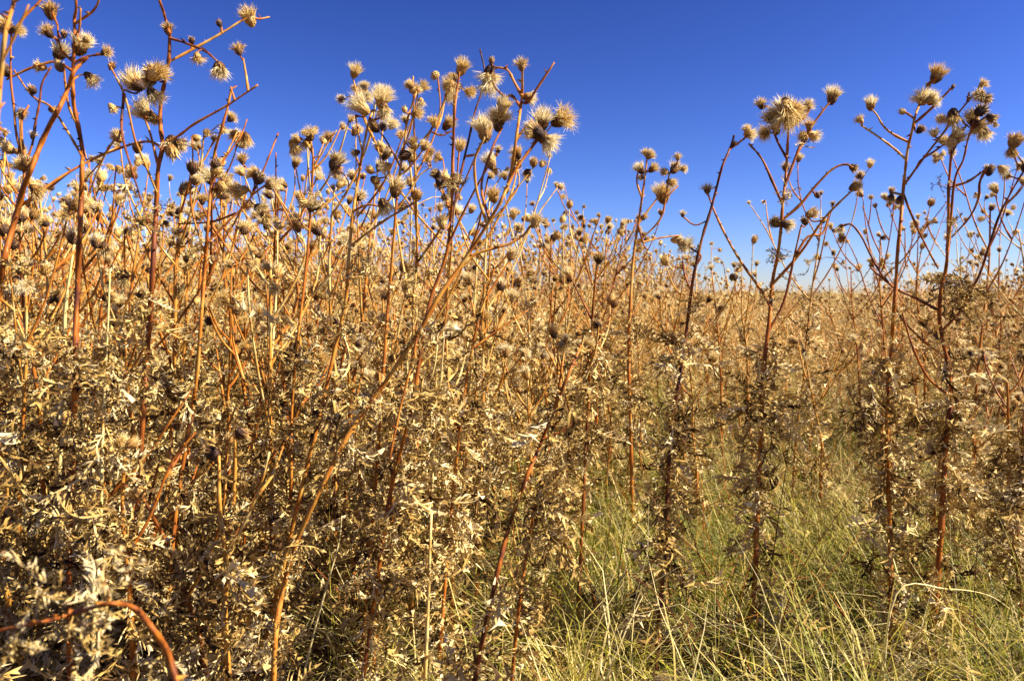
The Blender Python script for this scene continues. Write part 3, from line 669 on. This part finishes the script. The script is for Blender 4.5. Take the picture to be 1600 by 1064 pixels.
hero(2.0, "pair-crowned pinkish thistle with clustered small heads and one broad golden head halfway",
     [(1012, 240), (1008, 275), (1003, 310), (998, 345), (990, 400), (985, 470), (982, 560), (985, 660)],
     [[(998, 350), (1012, 330), (1030, 305), (1035, 290)], [(1010, 385), (1030, 345), (1040, 310), (1045, 275), (1055, 258)], [(998, 352), (1005, 380), (1010, 390)], [(1003, 310), (995, 285), (997, 265)], [(1040, 310), (1060, 290)], [(1010, 270), (1022, 262)], [(1000, 380), (1030, 372), (1060, 368)]],
     [(1008, 237, 20, S_, -.2, -.7), (1017, 242, 16, B_, .5, -.4), (999, 262, 20, B_, -.4, -.6), (1022, 262, 18, B_, .5, -.4), (1000, 278, 16, SP, -.6, .2), (1035, 300, 32, B_, -.2, -1), (1059, 244, 18, S_, 0, -1), (1056, 261, 22, B_, .2, -.3), (1037, 269, 18, SP, -.6, .1), (1070, 264, 18, SP, .6, .1), (1050, 286, 18, B_, .4, .2), (1060, 375, 20, B_, .7, 0)],
     [(985, 500, 30, 12), (985, 600, 34, 14)], 3.2, 0.55)


def build_hero(h):
    d = h['d']
    base_px = h['trunk'][-1]
    trunk = [px(u, v, d + random.uniform(-0.02, 0.02)) for u, v in h['trunk']]
    last = trunk[-1]; prev = trunk[-2]
    if last[2] > 0.02:                               # carry the trunk on down to the ground
        slope = (last - prev) / max(prev[2] - last[2], 1e-3)
        slope = np.clip(slope, -0.25, 0.25)
        z = last[2]
        for f in (0.5, 1.03):
            trunk.append(np.array([last[0] + slope[0] * z * f, last[1] + slope[1] * z * f * 0.3, z * (1 - f)]))
    else:
        trunk.append(np.array([last[0], last[1], -0.02]))
    base = trunk[-1].copy(); base[2] = float(ground_z(base[0], base[1]))
    root = empty(h['name'], base)
    tag(root, h['label'], "thistle", "dry thistle plants in the field")
    s = d / F
    T = smooth_path(np.array(trunk)[::-1] - base, 4)
    mb = MB()
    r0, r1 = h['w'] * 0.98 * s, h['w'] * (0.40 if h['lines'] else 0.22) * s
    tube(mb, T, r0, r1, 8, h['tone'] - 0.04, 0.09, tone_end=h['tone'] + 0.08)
    spikes(mb, T, 0.018, 0.006)
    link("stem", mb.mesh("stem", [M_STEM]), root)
    pts_px = [np.array(h['trunk'], float)]; pts_w = [np.array(trunk[:len(h['trunk'])])]
    def nearest(u, v):
        best = None
        for P2, P3 in zip(pts_px, pts_w):
            for i in range(len(P2) - 1):
                ab = P2[i + 1] - P2[i]; t = np.clip(np.dot(np.array([u, v]) - P2[i], ab) / (np.dot(ab, ab) + 1e-9), 0, 1)
                q = P2[i] + ab * t; dist = math.hypot(q[0] - u, q[1] - v)
                if best is None or dist < best[0]: best = (dist, P3[i] + (P3[i + 1] - P3[i]) * t)
        return best
    for ln in h['lines']:
        ln2 = np.array(ln, float)
        n0, n1 = nearest(*ln2[0]), nearest(*ln2[-1])
        if n1[0] < n0[0]: ln2 = ln2[::-1]; n0 = n1
        d0 = n0[1][1]
        L = np.linalg.norm(np.diff(ln2, axis=0), axis=1).sum() * s
        drift = random.uniform(-0.45, 0.45) * L
        W = [px(u, v, max(0.3, d0 + drift * (k / (len(ln2) - 1)))) for k, (u, v) in enumerate(ln2)]
        if n0[0] < 30: W[0] = n0[1]
        pts_px.append(ln2); pts_w.append(np.array(W))
        P = smooth_path(np.array(W) - base, 4)
        mb = MB(); r = min(h['w'] * 0.50, 2.3) * s
        tube(mb, P, r, r * 0.6, 6, h['tone'] + random.uniform(-0.12, 0.22), 0.11)
        spikes(mb, P, 0.02, 0.005)
        link("branch", mb.mesh("branch", [M_STEM]), root)
    for u, v, size, kd, dx, dy in h['heads']:
        dist, at = nearest(u, v)
        c = px(u, v, at[1] + random.uniform(-0.012, 0.012))
        dirv = np.array([dx, random.uniform(-0.5, 0.25), -dy]); dirv = dirv / np.linalg.norm(dirv)
        w = size * 0.92 * s * at[1] / d
        sc = w / HEAD_W[kd]
        p0 = c - dirv * sc * 0.62                      # so that the head is centred on its pixel
        gap = np.linalg.norm(p0 - at)
        if gap > 0.003:
            mid = (p0 + at) / 2 - np.array([0, 0, 0.12 * gap]) - dirv * 0.12 * gap
            mb = MB(); tube(mb, smooth_path(np.array([at, mid, p0 + dirv * 0.002]) - base, 3), 1.5 * s, 1.1 * s, 5, h['tone'], 0.1)
            link("flower_stalk", mb.mesh("flower_stalk", [M_STEM]), root)
        add_head(root, p0 - base, dirv, kd, w, random.randrange(4), random.uniform(0, 6.28), True)
    for u, v, rad, cnt in h['clumps']:
        dist, at = nearest(u, v)
        for _ in range(cnt):
            a = random.uniform(0, 6.283); q = math.sqrt(random.random()) * rad * 0.7
            p = px(u + math.cos(a) * q, v + math.sin(a) * q, at[1] + random.uniform(-0.03, 0.03))
            dv = np.array([random.gauss(0, 1), random.gauss(0, 1), random.gauss(-0.9, 0.8)])
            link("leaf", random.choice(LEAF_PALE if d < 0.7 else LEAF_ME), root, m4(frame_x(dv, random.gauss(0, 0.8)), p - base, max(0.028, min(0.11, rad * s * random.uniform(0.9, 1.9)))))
    z0, z1, cnt = h['leaves']
    if 1.25 < d < 1.5: z0, z1, cnt = 0.06, 0.56, 74
    if d == 0.96: cnt = 12
    zs = T[:, 2]
    for _ in range(cnt):
        z = random.uniform(z0, z1)
        if z > zs.max(): continue
        i = int(np.argmin(np.abs(zs - z))); a = random.uniform(0, 6.283)
        dv = np.array([math.cos(a), math.sin(a), random.uniform(-2.4, 0.4)])
        link("leaf", random.choice(LEAF_ME), root, m4(frame_x(dv, random.gauss(0, 0.6)), T[i], random.uniform(0.045, 0.11)))
    return root


for h in HERO: build_hero(h)


# ------------------------------------------------------------------ how tall plants may stand in each direction, and how thick
def envelope(u):
    return np.interp(u, [-200, 0, 200, 300, 440, 560, 700, 800, 880, 960, 1060, 1120, 1200, 1300, 1400, 1500, 1700],
                     [240, 255, 275, 290, 310, 320, 335, 340, 345, 350, 385, 440, 462, 452, 420, 410, 410])

def density(u, y):
    """share of full plant density at photo column u, distance y"""
    left = np.clip((770 - u) / 60, 0, 1)
    edge = np.interp(u, [700, 800, 900, 1000, 1100, 1250, 1400, 1600, 1800], [1.4, 1.75, 1.95, 2.1, 2.5, 2.9, 2.6, 2.2, 2.1])   # far rim of the clearing
    back = np.clip((y - edge) / 0.3, 0, 1)
    thin = 0.24 * (y > 1.6)                         # odd stalks inside the clearing
    return np.maximum(np.maximum(left, back), thin)

# individual plants: candidates by distance, nearest first
cand = []
tries = 0
spots = []
gp = np.random.default_rng(5)
cells = {}
while len(spots) < 1700 and tries < 40000:
    tries += 1
    y = math.sqrt(gp.uniform(1.24 ** 2, 9.0 ** 2)); u = gp.uniform(-120, 1720); x = (u - 800) / F * y
    if gp.random() > density(u, y): continue
    md = 0.085 if y < 4 else 0.11
    ci, cj = int(x // 0.12), int(y // 0.12)
    if any((x - a) ** 2 + (y - b) ** 2 < md * md for di in (-1, 0, 1) for dj in (-1, 0, 1) for a, b in cells.get((ci + di, cj + dj), ())): continue
    cells.setdefault((ci, cj), []).append((x, y))
    spots.append((x, y, u))
spots.sort(key=lambda s_: s_[1])
FRONT = [(float(gp.uniform(-60, 400)), float(gp.uniform(1.0, 1.22))) for _ in range(16)]
N_IND = 300 - len(HERO) - 26 - len(FRONT)
N_NEAR = 66
def plant_height(u, y, g):
    top = CAM_H + y * (HORIZON - (envelope(u) + g.uniform(-45, 150) + (85 if y < 2.0 else 50))) / F
    return float(np.clip(top, 0.42, 1.04) * g.uniform(0.9, 1.0))

# words for what sets an individual apart: its stem, its height, its heads and the traced plant it stands nearest to
NEAR_WORDS = [(-0.57, 1.0, "straight orange-trunked thistle"), (-0.45, 1.05, "long-armed purple thistle"), (-0.40, 1.12, "bare broken purple stem"), (-0.20, 1.15, "straw-brushed thistle"),
              (-0.08, 1.08, "twin dark rods"), (-0.17, 1.12, "diagonal orange stem"), (-0.28, 1.2, "fan of bent stems"), (0.28, 1.32, "fork-tipped dark stem"), (0.46, 1.38, "flat-topped brown cluster"),
              (0.62, 1.28, "candelabra thistle"), (0.72, 1.30, "crooked dark trunk"), (0.06, 0.98, "broken leafy stem"), (0.16, 2.0, "pink paired crown")]
NUM = ["no", "one", "two", "three", "four", "five", "six", "seven", "eight", "nine", "ten", "eleven", "twelve"]
def describe(P, hgt, x, y, where):
    t = P['tone']; stem_w = "dark red" if t < 0.40 else "red-brown" if t < 0.52 else "orange" if t < 0.63 else "tan"
    size = "short" if hgt < 0.6 else "mid-height" if hgt < 0.8 else "tall"
    n = len(P['heads']); heads = NUM[n] if n < len(NUM) else "many"
    k = min(NEAR_WORDS, key=lambda w: (math.atan2(x, y) - math.atan2(w[0], w[1])) ** 2)
    return "%s dried thistle, %s stem, %s heads, %s %s" % (size, stem_w, heads, where, k[2])

# a few plants that stand up singly behind the clearing: photo column, distance, photo row of the top
SINGLE = [(1285, 2.2, 318), (1376, 2.35, 345), (1440, 2.7, 372), (1548, 2.0, 300), (1592, 2.5, 345), (1562, 2.9, 385), (1160, 2.7, 412), (1112, 2.9, 402),
          (905, 2.3, 345), (948, 2.5, 342), (862, 2.4, 352), (806, 2.1, 332), (1330, 3.0, 405), (1500, 3.1, 395),
          (352, 1.7, 315), (285, 1.5, 290), (62, 1.5, 300), (182, 1.6, 310), (432, 1.65, 306), (522, 1.6, 280), (640, 1.5, 232), (702, 1.6, 262), (765, 1.7, 288), (590, 1.75, 250), (15, 1.75, 285), (470, 1.9, 305)]
for i, (u, y, v) in enumerate(SINGLE):
    top = px(u, v, y); hgt = float(top[2])
    P = grow(hgt, 0.08, int(gp.integers(4, 8)), 1.3, int(gp.integers(45, 65)), 0.0235, seed=4000 + i)
    dxy = P['stem'][-1][:2]
    root = empty("thistle_plant", (top[0] - dxy[0], y - dxy[1], float(ground_z(top[0], y))))
    tag(root, describe(P, hgt, top[0], y, "standing out behind" if u > 800 else "rising above"), "thistle", "single thistles behind the clearing" if u > 800 else "thistles rising above the thicket")
    emit_plant(P, root, 2)

# low leafy shoots along the thicket's front
for i, (u, y) in enumerate(FRONT):
    x = (u - 800) / F * y; hgt = float(gp.uniform(0.30, 0.50))
    P = grow(hgt, 0.12, 1, 0.6, int(gp.integers(55, 75)), 0.022, seed=5000 + i)
    P['heads'] = P['heads'][:1]
    root = empty("thistle_plant", (x, y, float(ground_z(x, y))))
    tag(root, describe(P, hgt, x, y, "low and leafy before").replace("one heads", "one head"), "thistle", "low leafy thistles along the thicket front")
    emit_plant(P, root, 2)

for i, (x, y, u) in enumerate(spots[:N_NEAR]):
    hgt = plant_height(u, y, gp)
    P = grow(hgt, 0.10, int(gp.integers(2, 6)), 1.1, int(gp.integers(60, 90)), 0.024, seed=1000 + i)
    root = empty("thistle_plant", (x, y, float(ground_z(x, y))))
    tag(root, describe(P, hgt, x, y, "packed in beside"), "thistle", "thistles packed inside the near thicket")
    emit_plant(P, root, 2)

PROTO = []
mid = spots[N_NEAR:N_IND]
for i, (x, y, u) in enumerate(mid):
    hgt = plant_height(u, y, gp)
    k = i % 18
    if i < 18:
        P = grow(0.85, 0.10, int(gp.integers(3, 7)), 1.05, int(gp.integers(65, 90)), 0.022, seed=2000 + i)
        root = empty("thistle_plant", (0, 0, 0)); emit_plant(P, root, 1); PROTO.append((root, P))
    else:
        root = copy_tree(PROTO[k][0])
    root.location = (x, y, float(ground_z(x, y)))
    sc = hgt / 0.85
    root.scale = (sc ** 0.5, sc ** 0.5, sc)
    root.rotation_euler = (0, 0, gp.uniform(0, 6.283))
    tag(root, describe(PROTO[k][1], hgt, x, y, "in the stand behind"), "thistle", "thistles in the dense middle of the stand")
D_IND = spots[N_IND][1] if len(spots) > N_IND else 5

# the stand beyond, which reads as one mass
far_mb = MB()
LL = [m.arrays() for m in LEAF_LITE]; HL = [m.arrays() for m in HEAD_LITE]
VAR = [grow(0.85, 0.10, int(gp.integers(4, 7)), 1.1, 55, 0.023, seed=3000 + i) for i in range(14)]
def lite_plant(P, level):
    mb = MB()
    tube(mb, P['stem'][::3] if level == 0 else P['stem'][::6], 0.0052, 0.002, 3, P['tone'], 0.05, mat=1)
    for b in P['branches']:
        if len(b) > 3: tube(mb, b[::3], 0.0025, 0.0014, 3, P['tone'] + 0.05, 0.05, mat=1)
    for k, (p0, d, spin, size, vi, tn) in enumerate(P['leaves']):
        if level == 1 and k % 2: continue
        V, T, to, _ = LL[vi % len(LL)]
        mb.add(V @ (frame_x(d, spin) * size * (1.1 if level == 0 else 1.6)).T + p0, T, None, to + tn, 0)
    for k, (p0, d, kd, w, vi, spin) in enumerate(P['heads']):
        if level == 1 and k % 2: continue
        V, T, to, mm = HL[vi % len(HL)]
        mb.add(V @ (frame_z(d, spin) * w * (1.0 if level == 0 else 1.2)).T + p0, T, None, to + gp.uniform(-0.2, 0.2), mm + 2)
    return mb.arrays()
LITE0 = [lite_plant(P, 0) for P in VAR]; LITE1 = [lite_plant(P, 1) for P in VAR]
def drop_far(x, y, hgt, arrs, wide=1.0):
    V, T, to, mm = arrs[int(gp.integers(0, len(arrs)))]
    a = gp.uniform(0, 6.283); c, s = math.cos(a), math.sin(a); k = hgt / 0.85; w = k ** 0.5 * wide
    V2 = np.stack([(V[:, 0] * c - V[:, 1] * s) * w + x, (V[:, 0] * s + V[:, 1] * c) * w + y, V[:, 2] * k + float(ground_z(x, y))], 1)
    far_mb.add(V2, T, None, to + gp.uniform(-0.12, 0.12), mm)
for x, y, u in spots[N_IND:]:
    drop_far(x, y, plant_height(u, y, gp), LITE0)
for _ in range(1500):
    y = math.sqrt(gp.uniform(9.0 ** 2, 24.0 ** 2)); u = gp.uniform(-100, 1700); x = (u - 800) / F * y
    drop_far(x, y, float(np.clip(0.82 + gp.normal(0, 0.1), 0.5, 1.05)) * (0.85 if u > 1080 else 1.0), LITE1)
for _ in range(1500):
    y = math.sqrt(gp.uniform(24.0 ** 2, 70.0 ** 2)); u = gp.uniform(-100, 1700); x = (u - 800) / F * y
    drop_far(x, y, gp.uniform(0.3, 0.5), LITE1, 2.2)
far_o = link("thistle_stand", far_mb.mesh("thistle_stand", [M_LEAF, M_STEM, M_BRACT, M_TUFT], False))
tag(far_o, "distant mass of dried golden thistles filling the field up to the horizon", "thistles", kind="stuff")


# ------------------------------------------------------------------ grass
def blades(mb, x, y, n, spread, length, width, tone, tone_sd, droop, g, up=1.0):
    """n arched blades from clump centre, as 4-segment ribbons"""
    a = g.uniform(0, 6.283, n); r = np.abs(g.normal(0, spread, n))
    bx, by = x + np.cos(a) * r, y + np.sin(a) * r
    L = length * g.uniform(0.5, 1.25, n)
    az = a + g.normal(0, 1.6, n)
    el = np.clip(g.normal(1.15 * up, 0.3, n), 0.05, 1.57)
    dr = droop * g.uniform(0.2, 1.6, n)
    p = np.stack([bx, by, ground_z(bx, by)], 1); w = width * g.choice([0.6, 0.9, 1.1, 1.8], n) * g.uniform(0.8, 1.2, n)
    segs = 4; rows = []
    turn = g.normal(0, 0.34, n)
    for k in range(segs + 1):
        s = np.stack([-np.sin(az), np.cos(az), np.zeros(n)], 1) * (w * (1 - (k / segs) ** 1.5 * 0.9))[:, None]
        rows += [p - s, p + s]
        d = np.stack([np.cos(el) * np.cos(az), np.cos(el) * np.sin(az), np.sin(el)], 1)
        p = p + d * (L / segs)[:, None]
        p[:, 2] = np.maximum(p[:, 2], 0.01)
        el = el - dr * (0.25 + 0.5 * k / segs); az = az + turn
    V = np.stack(rows, 1).reshape(-1, 3)
    st = 2 * (segs + 1)
    b = (np.arange(n) * st)[:, None]
    q = np.concatenate([np.stack([b + 2 * k, b + 2 * k + 1, b + 2 * k + 3, b + 2 * k + 2], -1) for k in range(segs)], 1).reshape(-1, 4)
    tn = np.clip(g.normal(tone, tone_sd, n), 0.02, 1)
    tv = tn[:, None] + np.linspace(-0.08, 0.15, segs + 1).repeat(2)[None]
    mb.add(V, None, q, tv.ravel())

gg = np.random.default_rng(21)
green, straw = MB(), MB()
for _ in range(1150):
    y = math.sqrt(gg.uniform(1.0 ** 2, 6.0 ** 2)); u = gg.uniform(560, 1700); x = (u - 800) / F * y
    if u < 760 and y > 2.4: continue
    far = y > 4
    g_t = 0.50 + 0.16 * math.sin(x * 3.1 + y * 2.0) + 0.10 * gg.normal()
    n = 64 if not far else 34
    blades(green, x, y, n, 0.032, 0.25 * gg.uniform(0.7, 1.35), 0.00085 if y < 3 else 0.0014, g_t, 0.20, 0.9, gg, up=0.78)
for _ in range(2700):
    y = math.sqrt(gg.uniform(0.95 ** 2, 7.0 ** 2)); u = gg.uniform(-100, 1700); x = (u - 800) / F * y
    if u < 620 and gg.random() < 0.6: continue
    blades(straw, x, y, 24, 0.08, 0.34 * gg.uniform(0.6, 1.3), 0.0008 if y < 3 else 0.0013, 0.70, 0.18, 0.75, gg, up=0.55)
# tan grass cover on the slope behind
slope = MB()
for _ in range(2600):
    y = math.sqrt(gg.uniform(7.0 ** 2, 60.0 ** 2)); u = gg.uniform(-100, 1700); x = (u - 800) / F * y
    blades(slope, x, y, 10, 0.15 + 0.006 * y, 0.38, 0.003 + 0.0004 * y, 0.78, 0.1, 0.5, gg)
tag(link("green_grass", green.mesh("green_grass", [M_GRASS])), "tangled green and yellowing grass growing in the open clearing", "grass", kind="stuff")
tag(link("straw_grass", straw.mesh("straw_grass", [M_GRASS])), "dry straw coloured grass lying over the clearing and among stems", "grass", kind="stuff")
tag(link("slope_grass", slope.mesh("slope_grass", [M_GRASS])), "tan dry grass covering the far slope under the horizon", "grass", kind="stuff")

# fallen dead leaves
lit = MB()
for _ in range(5000):
    y = math.sqrt(gg.uniform(0.9 ** 2, 6.0 ** 2)); u = gg.uniform(-150, 900 if gg.random() < 0.6 else 1700); x = (u - 800) / F * y
    V, T, to, _m = LL[int(gg.integers(0, len(LL)))]
    a = gg.uniform(0, 6.283)
    lit.add(V @ (frame_x([math.cos(a), math.sin(a), gg.uniform(-0.3, 0.3)], gg.normal(0, 1)) * gg.uniform(0.04, 0.09)).T + [x, y, float(ground_z(x, y)) + gg.uniform(0.005, 0.05 if u < 700 else 0.17)], T, None, to + gg.uniform(-0.3, 0.1))
tag(link("fallen_leaves", lit.mesh("fallen_leaves", [M_LEAF], False)), "fallen dry thistle leaves lying on the ground under the stems", "leaves", kind="stuff")


# broken twigs and thin dead weed stems caught in the grass
tw = MB()
for _ in range(800):
    y = math.sqrt(gg.uniform(1.25 ** 2, 4.5 ** 2)); u = gg.uniform(600, 1680); x = (u - 800) / F * y
    a = gg.uniform(0, 6.283); e = gg.uniform(0.1, 1.45); L = gg.uniform(0.12, 0.42)
    d = np.array([math.cos(a) * math.cos(e), math.sin(a) * math.cos(e), math.sin(e)])
    p0 = np.array([x, y, float(ground_z(x, y)) + gg.uniform(0.0, 0.08) * (e < 0.8)])
    tube(tw, smooth_path([p0, p0 + d * L * 0.5 + gg.normal(0, 0.012, 3), p0 + d * L + gg.normal(0, 0.02, 3)], 3), 0.0012, 0.0005, 4, gg.uniform(0.1, 0.7), 0.05)
tag(link("fallen_twigs", tw.mesh("fallen_twigs", [M_STEM])), "thin red-brown broken twigs caught in the clearing's grass", "twigs", kind="stuff")


# ------------------------------------------------------------------ single pale grass stalks that stand out
def stalk(pix, d, w, tone, label, d2=None):
    d2 = d if d2 is None else d2
    n = len(pix)
    W = [px(u, v, d + (d2 - d) * k / (n - 1)) for k, (u, v) in enumerate(pix)]
    if W[-1][2] > 0.01:
        W.append(np.array([W[-1][0] * 1.0 - 0.02, W[-1][1], -0.01]))
    base = W[-1].copy()
    P = smooth_path(np.array(W)[::-1] - base, 5)
    mb = MB(); tube(mb, P, w * d / F, w * 0.4 * d / F, 5, tone, 0.05)
    o = link("grass_stalk", mb.mesh("grass_stalk", [M_GRASS]), None)
    o.location = base
    tag(o, label, "grass stalk", "single grass stalks standing out from the tangle")
stalk([(534, 806), (530, 845), (515, 900), (498, 960), (478, 1040)], 1.15, 2.4, 0.95, "pale bare straw stalk curving up at the dark gap in the thicket")
stalk([(402, 905), (370, 935), (350, 1000), (328, 1062)], 1.05, 2.2, 0.85, "yellow straw stalk kinked at its top, low beside an orange stem")
stalk([(1560, 700), (1566, 740), (1572, 790)], 1.9, 1.8, 0.95, "pale straight straw leaning behind the crooked trunk")
stalk([(1266, 780), (1255, 850), (1240, 920), (1236, 1050)], 1.5, 1.8, 0.7, "tall yellow-green stalk upright in the middle of the grass clearing")
stalk([(948, 720), (955, 800), (945, 880), (940, 1000)], 1.35, 1.4, 0.8, "thin tan stalk standing upright in grass beside the broken stem")
stalk([(1590, 960), (1545, 930), (1480, 920), (1400, 928)], 1.35, 1.6, 0.95, "cream stalk bent flat over the grass between two dark stems", 1.2)
stalk([(1276, 900), (1295, 960), (1310, 1060)], 1.25, 2.4, 0.75, "ochre grass blade bending over in the lush green tuft")
